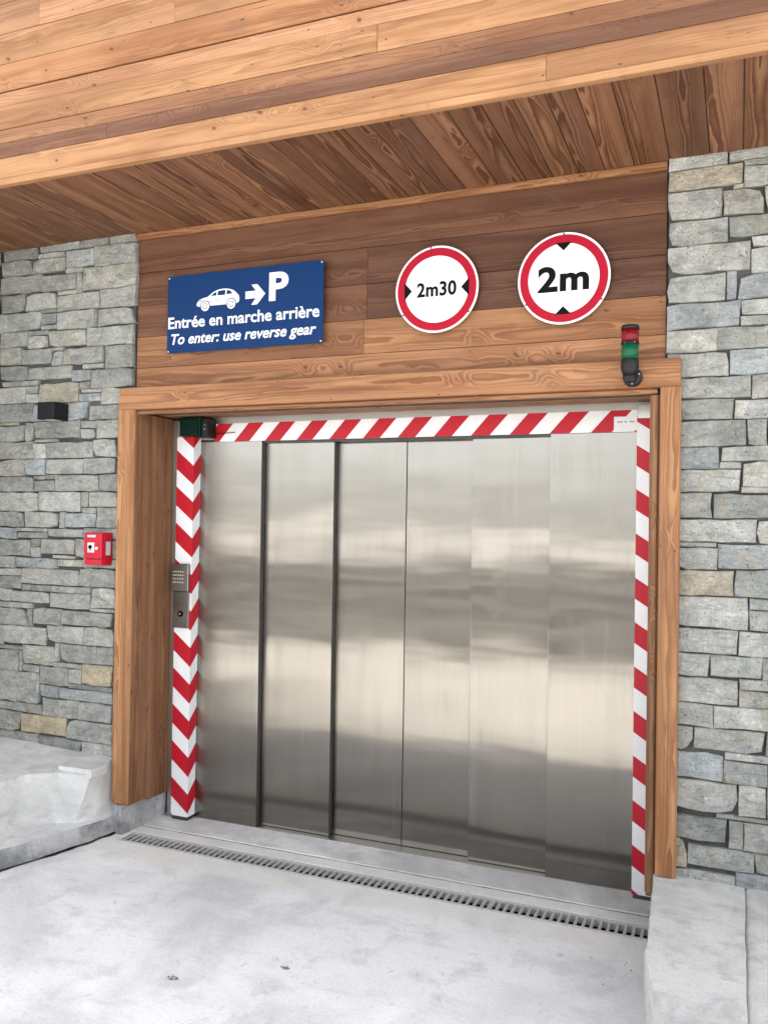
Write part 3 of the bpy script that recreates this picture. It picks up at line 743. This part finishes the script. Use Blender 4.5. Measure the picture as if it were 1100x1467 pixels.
# ------------------------------------------------------------------ drain
dn_ = thing('drain_channel', 'long slotted drain grating set in the concrete in front of the door', 'drain', (-1.6, -.04, 0))
bm = bmesh.new()
x0, x1, y0, y1, zb = TX0+1.6, TX1+1.6, TY0+.04, TY1+.04, -.16
q = [bm.verts.new(p) for p in ((x0, y0, -.002), (x1, y0, -.002), (x1, y1, -.002), (x0, y1, -.002), (x0, y0, zb), (x1, y0, zb), (x1, y1, zb), (x0, y1, zb))]
for f in ((0, 1, 5, 4), (1, 2, 6, 5), (2, 3, 7, 6), (3, 0, 4, 7), (4, 5, 6, 7)): bm.faces.new([q[i] for i in f])
bm_obj('trough', bm, M_TROUGH, dn_, (-1.6, -.04, 0))
for y in (TY0+.0005, TY1-.0135): box('rail', TX0, TX1, y, y+.013, -.03, .0058, M_CAST, dn_, .0015)
me = None; x = TX0+.012; i = 0
while x < TX1-.02:
    if me is None:
        o = box('bar', x, x+.0135, TY0+.0145, TY1-.0145, -.006, .003, M_CAST, dn_, .0015); me = o.data
    else:
        wide = (i % 29 == 0)
        o = link_mesh('bar', me, None, dn_, (x+.007, (TY0+TY1)/2, -.0015 - rnd.uniform(0, .001)))
        if wide: o.scale.x = 1.6
    x += .0345; i += 1

# ------------------------------------------------------------------ rough concrete kerb and blocks
def rough(v, amp, sc, s=0.0):
    p = Vector(v)
    return p + Vector((noise.noise(p*sc+Vector((s, 0, 0))), noise.noise(p*sc+Vector((0, s+7, 0))), .7*noise.noise(p*sc+Vector((0, 0, s+3)))))*amp
lk = thing('concrete_ledge', 'rough pale concrete ledge and kerb at the foot of the left stone wall', 'concrete ledge', (-3.4, -.4, 0))
# stations: y, base x, kerb z, inner x, riser top x, top z, wall-side top z
ST = [(-3.2, -3.95, .085, -4.10, -4.08, .33, .33), (-2.0, -3.62, .085, -3.80, -3.77, .35, .36), (-1.2, -3.42, .088, -3.62, -3.59, .355, .37), (-.66, -3.284, .090, -3.50, -3.455, .36, .38), (-.50, -3.24, .092, -3.49, -3.435, .362, .39),
      (-.37, -3.205, .092, -3.46, -3.425, .365, .40), (-.27, -3.175, .090, -3.40, -3.30, .368, .405), (-.215, -3.155, .088, -3.22, -3.125, .366, .41), (-.12, -3.140, .08, -3.165, -3.118, .372, .42),
      (-.052, -3.132, .08, -3.150, -3.136, .388, .428), (-.004, -3.13, .08, -3.145, -3.136, .40, .430)]
def interp(y):
    for a, b_ in zip(ST, ST[1:]):
        if a[0] <= y <= b_[0]:
            t = (y-a[0])/(b_[0]-a[0]); return [u+(v-u)*t for u, v in zip(a, b_)]
bm = bmesh.new(); rings = []
NY = 90
for i in range(NY+1):
    u = i/NY; y = -3.2 + (3.196)*(1-(1-u)**2.0)
    y = min(y, -.004)
    _, xb, zk, xi, xt, zt_, zw = interp(y)
    pr = []
    def seg(a, b_, n): 
        for k in range(n): pr.append((a[0]+(b_[0]-a[0])*k/n, a[1]+(b_[1]-a[1])*k/n))
    seg((xb, -.02), (xb-.004, zk), 4); seg((xb-.012, zk+.006), (xi, zk+.012), 5); seg((xi-.006, zk+.03), (xt, zt_-.012), 7); seg((xt-.012, zt_), (-4.06, zw), 12); pr.append((-4.06, zw))
    ring = []
    for k, (x, z) in enumerate(pr):
        v = rough((x, y, z), .008, 6.0); v = rough(v, .005, 23.0, 5); v = rough(v, .003, 60.0, 9)
        if z < 0: v.z = -.02
        if i == NY: v.y = -.004
        ring.append(bm.verts.new((v.x+3.4, min(v.y, -.003)+.4, v.z)))
    rings.append(ring)
for a, b_ in zip(rings, rings[1:]):
    for k in range(len(a)-1): bm.faces.new((a[k], a[k+1], b_[k+1], b_[k]))
lb = bm_obj('ledge_body', bm, M_LEDGE, lk, (-3.4, -.4, 0), smooth=True); lb.data.set_sharp_from_angle(angle=R(38))
lb.data.materials.append(M_KERB)
for f in lb.data.polygons:
    if f.center.z < .085 and abs(f.normal.z) < .75: f.material_index = 1
# open joint full of black dirt between kerb and forecourt
bm = bmesh.new(); prev = None
for i in range(110):
    y = -2.4 + 2.70*i/109
    xb = interp(y)[1] if y < -.004 else -3.125 + .06*(y/.3)
    wd = .006 + .020*max(0, noise.noise(Vector((y*4, 3, 1)))+.15) + (.030*max(0, (y+.25)/.5) if y > -.25 else 0)
    wd *= max(.05, min(1, noise.noise(Vector((y*11, 7, 1)))*1.6+.75))
    ctr = xb + .012 + .008*noise.noise(Vector((y*6, 1, 4)))
    a = bm.verts.new((ctr-.045, y, .004)); c_ = bm.verts.new((ctr+wd, y+.003*noise.noise(Vector((y*50, 0, 0))), .004))
    if prev: bm.faces.new((prev[0], prev[1], c_, a))
    prev = (a, c_)
structure(bm_obj('dirt_joint', bm, M_TROUGH))
# broken cap piece lying at the corner
def rough_block(name, corners, z0, z1, mat, parent, cuts=3, amp=.006, sc=14):
    bm = bmesh.new(); cx = sum(c[0] for c in corners)/len(corners); cy = sum(c[1] for c in corners)/len(corners)
    lo = [bm.verts.new((x-cx, y-cy, z0)) for x, y in corners]; hi = [bm.verts.new((x-cx, y-cy, z1)) for x, y in corners]
    n = len(corners); bm.faces.new(lo[::-1]); bm.faces.new(hi)
    for i in range(n): j = (i+1) % n; bm.faces.new((lo[i], lo[j], hi[j], hi[i]))
    bmesh.ops.triangulate(bm, faces=[f for f in bm.faces if len(f.verts) > 4])
    bmesh.ops.subdivide_edges(bm, edges=bm.edges[:], cuts=cuts, use_grid_fill=True)
    for v in bm.verts:
        p = v.co + Vector((cx, cy, 0)); q_ = rough(p, amp, sc); q_ = rough(q_, amp*.4, sc*4)
        v.co = q_ - Vector((cx, cy, 0))
    o = bm_obj(name, bm, mat, parent, (cx, cy, 0), smooth=True); o.data.set_sharp_from_angle(angle=R(35)); return o
rough_block('broken_cap', [(-3.33, -.235), (-3.125, -.215), (-3.120, -.10), (-3.16, -.02), (-3.36, -.09)], .345, .392, M_LEDGE, lk, 6, .004, 18)
# plinth inside the left reveal, under the sawn-off boards
pl = thing('concrete_plinth', 'rough concrete stub under the sawn-off left side boards', 'concrete plinth', (-3.08, .15, 0))
rough_block('plinth_body', [(-3.20, -.0025), (-3.070, -.042), (-3.052, .10), (-3.040, .31), (-3.20, .33)], -.02, .160, M_KERB, pl, 4, .008)
# right block
rb = thing('concrete_block', 'large pale concrete block with chipped edge at the foot of the right stone wall', 'concrete block', (.4, -.6, 0))
def slab_grid(name, edge, xr, ztop, mat, parent, org):
    bm = bmesh.new(); rows_ = []
    for (y, xl) in edge:
        row = [bm.verts.new((xl+.004-org[0], y-org[1], -.02)), bm.verts.new((xl-.002-org[0], y-org[1], ztop*.55))]
        nn = 26
        for k in range(nn+1):
            x = xl + (xr-xl)*(k/nn)**1.6
            v = rough((x, y, ztop), .005, 9.0, 2); v.z += .002*noise.noise(Vector((x*40, y*40, 0)))
            if k == 0: v.z -= .008
            row.append(bm.verts.new((v.x-org[0], v.y-org[1], v.z)))
        rows_.append(row)
    for a, b_ in zip(rows_, rows_[1:]):
        for k in range(len(a)-1): bm.faces.new((a[k], a[k+1], b_[k+1], b_[k]))
    bm.faces.new(rows_[0]); bm.faces.new(rows_[-1][::-1])
    o = bm_obj(name, bm, mat, parent, org, smooth=True); o.data.set_sharp_from_angle(angle=R(40)); return o
KE = [(-.004, -.322), (-.06, -.312), (-.2, -.303), (-.4, -.292), (-.62, -.281), (-.72, -.276), (-.80, -.268), (-.85, -.258), (-.89, -.250), (-.93, -.240), (-.96, -.236), (-1.02, -.215), (-1.08, -.200), (-1.15, -.172), (-1.3, -.15), (-1.5, -.12), (-1.9, -.06), (-2.2, 0.0)]
edge = []
for (ya, xa), (yb, xb) in zip(KE, KE[1:]):
    n = max(1, int(abs(yb-ya)/.02))
    for i in range(n):
        t = i/n; y = ya+(yb-ya)*t
        edge.append((y, xa+(xb-xa)*t + .012*noise.noise(Vector((y*23, 1, 0)))*(1 if y < -.1 else .2) + .006*noise.noise(Vector((y*60, 3, 0)))))
edge.append(KE[-1])
slab_grid('block_body', edge, .0418, .25, M_LEDGE, rb, Vector((.4, -.6, 0)))
slab_grid('block_body', [(y, .0425) for y in (-.004, -.2, -.4, -.6, -.8, -1.0, -1.3, -1.7, -2.2)], 2.4, .249, M_LEDGE, rb, Vector((.4, -.6, 0)))

# ------------------------------------------------------------------ signs
SY = -.012
bs = thing('parking_sign', 'blue rectangular parking entry sign with white car, arrow and French and English text', 'sign', (-2.38, SY, 2.81))
bm = bmesh.new(); bm_box(bm, -.466, .466, 0, .004, -.207, .207, .001)
bm_obj('sign_panel', bm, M_SIGNBLUE, bs, (-2.38, SY, 2.811))
T = SY-.0009
lettering('letter', 'Entrée en marche arrière', -2.838, -1.934, 2.735, 2.797, T, M_SIGNWHITE, bs, .018)
lettering('letter', 'To enter: use reverse gear', -2.818, -1.950, 2.632, 2.706, T, M_SIGNWHITE, bs, .018, .22)
lettering('letter', 'P', -2.222, -2.110, 2.836, 2.982, T, M_SIGNWHITE, bs, .035)
ax0, ax1, az_ = -2.362, -2.245, 2.878
plate_xz('arrow', [(ax0, az_-.019), (ax0+.062, az_-.019), (ax0+.036, az_-.052), (ax0+.070, az_-.052), (ax1, az_), (ax0+.070, az_+.052), (ax0+.036, az_+.052), (ax0+.062, az_+.019), (ax0, az_+.019)], T, .0006, M_SIGNWHITE, bs)
def cpt(u, v): return (-2.660+u*.262, 2.826+v*.100)      # car box coordinates
carp = [(.0, .30), (.01, .20), (.06, .16), (.93, .16), (.99, .24), (1.0, .42), (.985, .56), (.95, .66), (.90, .78), (.84, .88), (.76, .95), (.66, .985), (.56, .98), (.46, .93), (.38, .84), (.31, .72), (.25, .63), (.14, .58), (.06, .50), (.02, .40)]
car = plate_xz('car_symbol', [cpt(*p) for p in carp], T, .0006, M_SIGNWHITE, bs)
T2 = T-.0004
for win in ([(.33, .67), (.41, .80), (.47, .87), (.46, .66)], [(.49, .66), (.50, .89), (.60, .915), (.68, .91), (.67, .66)], [(.70, .67), (.71, .90), (.78, .86), (.83, .76), (.82, .69)]):
    plate_xz('car_window', [cpt(*p) for p in win], T2, .0003, M_SIGNBLUE, car)
plate_xz('car_line', [cpt(.28, .36), cpt(.70, .40), cpt(.70, .42), cpt(.28, .385)], T2, .0003, M_SIGNBLUE, car)
plate_xz('car_line', [cpt(.03, .40), cpt(.10, .43), cpt(.16, .52), cpt(.08, .47)], T2, .0003, M_SIGNBLUE, car)
for u in (.205, .815):
    c0 = cpt(u, .15)
    wv = plate_xz('car_wheel', circle(c0[0], c0[1], .0305, 32), T2, .0003, M_SIGNBLUE, car)
    plate_xz('car_wheel', circle(c0[0], c0[1], .0255, 32), T2-.0004, .0003, M_SIGNWHITE, car)
    plate_xz('car_wheel', circle(c0[0], c0[1], .0160, 32), T2-.0008, .0003, M_SIGNBLUE, car)
    plate_xz('car_wheel', circle(c0[0], c0[1], .0120, 32), T2-.0012, .0003, M_SIGNWHITE, car)
for sx in (-2.836, -1.924):
    for sz in (2.614, 3.008): lathe('screw', [(.0055, 0), (.0055, -.002), (.003, -.0035)], M_SCREW, bs, (sx, SY, sz), 10, 'Y')

def round_sign(label, cx, cz, kind):
    s = thing('height_limit_sign' if kind == 'h' else 'width_limit_sign', label, 'sign', (cx, SY, cz))
    plate_xz('sign_panel', circle(cx, cz, .205), SY, .004, M_SIGNWHITE, s)
    plate_xz('red_ring', circle(cx, cz, .1955), SY-.0009, .0006, M_SIGNRED, s, hole=circle(cx, cz, .158))
    t = SY-.0012
    if kind == 'w':
        lettering('letter', '2m30', cx-.097, cx+.099, cz-.034, cz+.036, t, M_INK, s, .030, 0, 1.04)
        plate_xz('triangle', [(cx-.160, cz-.042), (cx-.122, cz), (cx-.160, cz+.042)], t-.0006, .0006, M_INK, s)
        plate_xz('triangle', [(cx+.160, cz-.042), (cx+.160, cz+.042), (cx+.122, cz)], t-.0006, .0006, M_INK, s)
        sc = [(-.03, .198), (-.165, -.112), (.16, -.118)]
    else:
        lettering('letter', '2m', cx-.114, cx+.113, cz-.058, cz+.058, t, M_INK, s, .034, 0, 1.06)
        plate_xz('triangle', [(cx-.036, cz+.160), (cx, cz+.124), (cx+.036, cz+.160)], t-.0006, .0006, M_INK, s)
        plate_xz('triangle', [(cx-.036, cz-.160), (cx+.036, cz-.160), (cx, cz-.124)], t-.0006, .0006, M_INK, s)
        sc = [(0, .199), (-.168, -.106), (.168, -.106)]
    for dx, dz in sc: lathe('screw', [(.004, 0), (.004, -.002)], M_DARKMETAL, s, (cx+dx, SY, cz+dz), 8, 'Y')
round_sign('round red-ringed width limit sign reading 2m30 with side triangles', -1.322, 2.818, 'w')
round_sign('round red-ringed height limit sign reading 2m with triangles above and below', -.727, 2.814, 'h')

# ------------------------------------------------------------------ fittings
sl = thing('signal_light', 'small red and green signal light on a black base at the lintel', 'signal light', (-.424, -.05, 2.345))
SX, SYY = -.4245, -.118
lathe('mounting_disc', [(.040, 0), (.040, -.024), (.036, -.030), (.020, -.032)], M_BLACK, sl, (-.4185, -.052, 2.349), 32, 'Y')
lathe('socket', [(.026, -.035), (.034, -.015), (.0365, .0), (.0365, .030), (.034, .034)], M_BLACK, sl, (SX, SYY, 2.382), 32)
bm = bmesh.new(); bm_box(bm, -.020, .020, -.085, -.024, -.030, .026, .008, 2); bm_obj('elbow', bm, M_BLACK, sl, (SX+.002, -.05, 2.352))
lathe('green_lens', [(.0355, 0), (.0355, .062)], M_LENSGREEN, sl, (SX, SYY, 2.4165), 48)
lathe('lens_ring', [(.0372, 0), (.0372, .008)], M_BLACK, sl, (SX, SYY, 2.479), 40)
lathe('red_lens', [(.0355, 0), (.0355, .052)], M_LENSRED, sl, (SX, SYY, 2.4875), 48)
lathe('cap', [(.0375, 0), (.0375, .012), (.034, .018), (.015, .022)], M_BLACK, sl, (SX, SYY, 2.540), 40)
for dx, dz in ((-.029, .010), (.029, .010), (0, -.030)): lathe('screw', [(.0035, 0), (.0035, -.004)], M_SCREW, sl, (-.4185+dx, -.080, 2.349+dz), 8, 'Y')
for dx in (-.018, .022): lathe('pin', [(.002, 0), (.002, .004)], M_SCREW, sl, (SX+dx, SYY-.031, 2.481), 6)

fa = thing('alarm_box', 'small red emergency alarm box on the left stone wall', 'alarm box', (-3.25, 0, 1.545))
AX0, AX1, AZ0, AZ1 = -3.311, -3.187, 1.457, 1.636
box('housing', AX0, AX1, -.075, -.004, AZ0, AZ1, M_ALARM, fa, .006, 2)
cov = box('cover', AX0+.001, AX1-.001, -.092, -.0755, AZ0+.036, AZ1-.002, M_ALARM, fa, .004, 2)
box('lower_flap', AX0+.003, AX1-.003, -.090, -.0755, AZ0+.002, AZ0+.033, M_ALARM, fa, .003, 2)
box('name_plate', AX0+.024, AX0+.080, -.0935, -.0921, AZ1-.026, AZ1-.013, M_GREYLABEL, cov)
box('pane', AX0+.026, AX0+.072, -.0945, -.0921, AZ0+.070, AZ0+.124, M_GLASS_SQ, cov, .001)
lathe('push_button', [(.011, 0), (.011, -.004), (.008, -.006)], M_INK, cov, (AX0+.046, -.0945, AZ0+.100), 16, 'Y')
plate_xz('arrow_mark', [(AX0+.030, AZ0+.078), (AX0+.046, AZ0+.088), (AX0+.062, AZ0+.078), (AX0+.046, AZ0+.083)], -.0952, .0006, M_INK, cov)
lathe('key_switch', [(.008, 0), (.008, -.006)], M_PAPER, cov, (AX0+.090, -.092, AZ0+.094), 14, 'Y')
box('side_label', AX1+.0003, AX1+.0012, -.060, -.024, AZ0+.055, AZ0+.130, M_GREYLABEL, fa)

wlamp = thing('wall_lamp', 'black cube wall lamp high on the left stone wall', 'lamp', (-3.57, 0, 2.31))
box('lamp_body', -3.628, -3.508, -.128, -.012, 2.262, 2.358, M_DARKMETAL, wlamp, .003)
box('wall_plate', -3.615, -3.52, -.0118, .015, 2.27, 2.35, M_DARKMETAL, wlamp)
box('lens', -3.60, -3.535, -.10, -.04, 2.2595, 2.2618, M_GLASS_SQ, wlamp)

gs = thing('door_sensor', 'dark green sensor box in the top left corner of the door', 'sensor', (-2.84, .27, 2.23))
box('green_housing', -2.928, -2.788, .228, .3325, 2.186, 2.291, M_GREENBOX, gs, .006, 2)
box('green_cover', -2.912, -2.804, .2235, .2278, 2.196, 2.281, M_GREENBOX, gs, .003)
box('black_side', -2.787, -2.752, .240, .333, 2.178, 2.282, M_BLACK, gs, .003)  # black piece forming the right side of the sensor box
lathe('rod', [(.0022, 0), (.0022, .13)], M_INK, gs, (-2.752, .322, 2.205), 8).rotation_euler = (0, R(88), 0)
for dz in (.012, -.012): lathe('screw', [(.003, 0), (.003, -.003)], M_SCREW, gs, (-2.768, .240, 2.235+dz), 8, 'Y')

kp = thing('keypad_panel', 'steel keypad with key switch mounted on the left door jamb', 'keypad', (-2.92, .262, 1.28))
kpl = box('key_plate', -2.975, -2.868, .260, .2704, 1.098, 1.305, M_KEYPAD, kp, .002)
kpd = box('keypad', -2.980, -2.866, .246, .2704, 1.306, 1.462, M_KEYPAD, kp, .003)
bme = None
for r_ in range(4):
    for c_ in range(5):
        lx, lz = -2.9635 + c_*.0155, 1.418 - r_*.020
        if bme is None:
            o = box('button', lx-.0050, lx+.0050, .2425, .2458, lz-.0045, lz+.0045, M_BUTTON, kpd, .001); bme = o.data
        else: link_mesh('button', bme, None, kpd, (lx, .24415, lz))
lathe('key_switch', [(.017, 0), (.017, -.006), (.013, -.009), (.012, -.004)], M_INK, kpl, (-2.921, .260, 1.178), 24, 'Y')
lathe('lock_core', [(.006, 0), (.006, -.004)], M_SCREW, kpl, (-2.921, .254, 1.178), 16, 'Y')

# ------------------------------------------------------------------ unseen fence, added behind the camera for the dark band the steel mirrors
fe = thing('added_fence', 'low slatted fence added out of view to give the dark band mirrored in the steel door', 'fence', (-4, -6.7, 0))
for k in range(4):
    z = .03 + k*.31
    o = board('slat', 18.0, .22, .03, (-5, -6.7, z+.11), FRONT, (.05, .043, .036), M_WOOD, fe, .004); 
for k in range(10): box('post', -13.8+k*1.95, -13.7+k*1.95, -6.66, -6.56, 0, 1.25, M_DARKMETAL, fe)

# ------------------------------------------------------------------ dry leaf and grit clumps
def clump(name, label, cx, cy, rx, ry, n, seed, mat, size=.006):
    r = random.Random(seed); bm = bmesh.new()
    for i in range(n):
        a = r.uniform(0, 6.283); q = r.random()**.7; x, y = q*rx*math.cos(a), q*ry*math.sin(a); s = size*r.uniform(.4, 1.4)
        rot = Matrix.Rotation(r.uniform(0, 6.28), 3, 'Z') @ Matrix.Rotation(r.uniform(-.5, .5), 3, 'X')
        vs = [bm.verts.new(Vector((x, y, s*.45)) + rot @ Vector(v)*s) for v in ((-1, -.5, -.3), (1, -.4, -.25), (.8, .5, .3), (-.7, .6, .2), (0, 0, .5))]
        for t in ((0, 1, 4), (1, 2, 4), (2, 3, 4), (3, 0, 4), (3, 2, 1, 0)): bm.faces.new([vs[k] for k in t])
    o = bm_obj(name, bm, mat, None, (cx, cy, .001)); tag(o, label, 'debris'); o['kind'] = 'stuff'; return o
M_DEBRIS = plain('dry_debris', (.20, .185, .16), .9, var=.6, nscale=200)
clump('debris', 'small dark clump of dry grit on the concrete at lower left', -1.936, -1.136, .026, .014, 30, 1, M_DEBRIS, .0036)
clump('debris', 'little dark clump of grit on the concrete near the middle', -1.589, -.90, .018, .011, 26, 2, M_DEBRIS, .004)
clump('debris', 'scattered grit on the concrete left of the right block', -.42, -.42, .07, .12, 22, 3, M_DEBRIS, .0028)
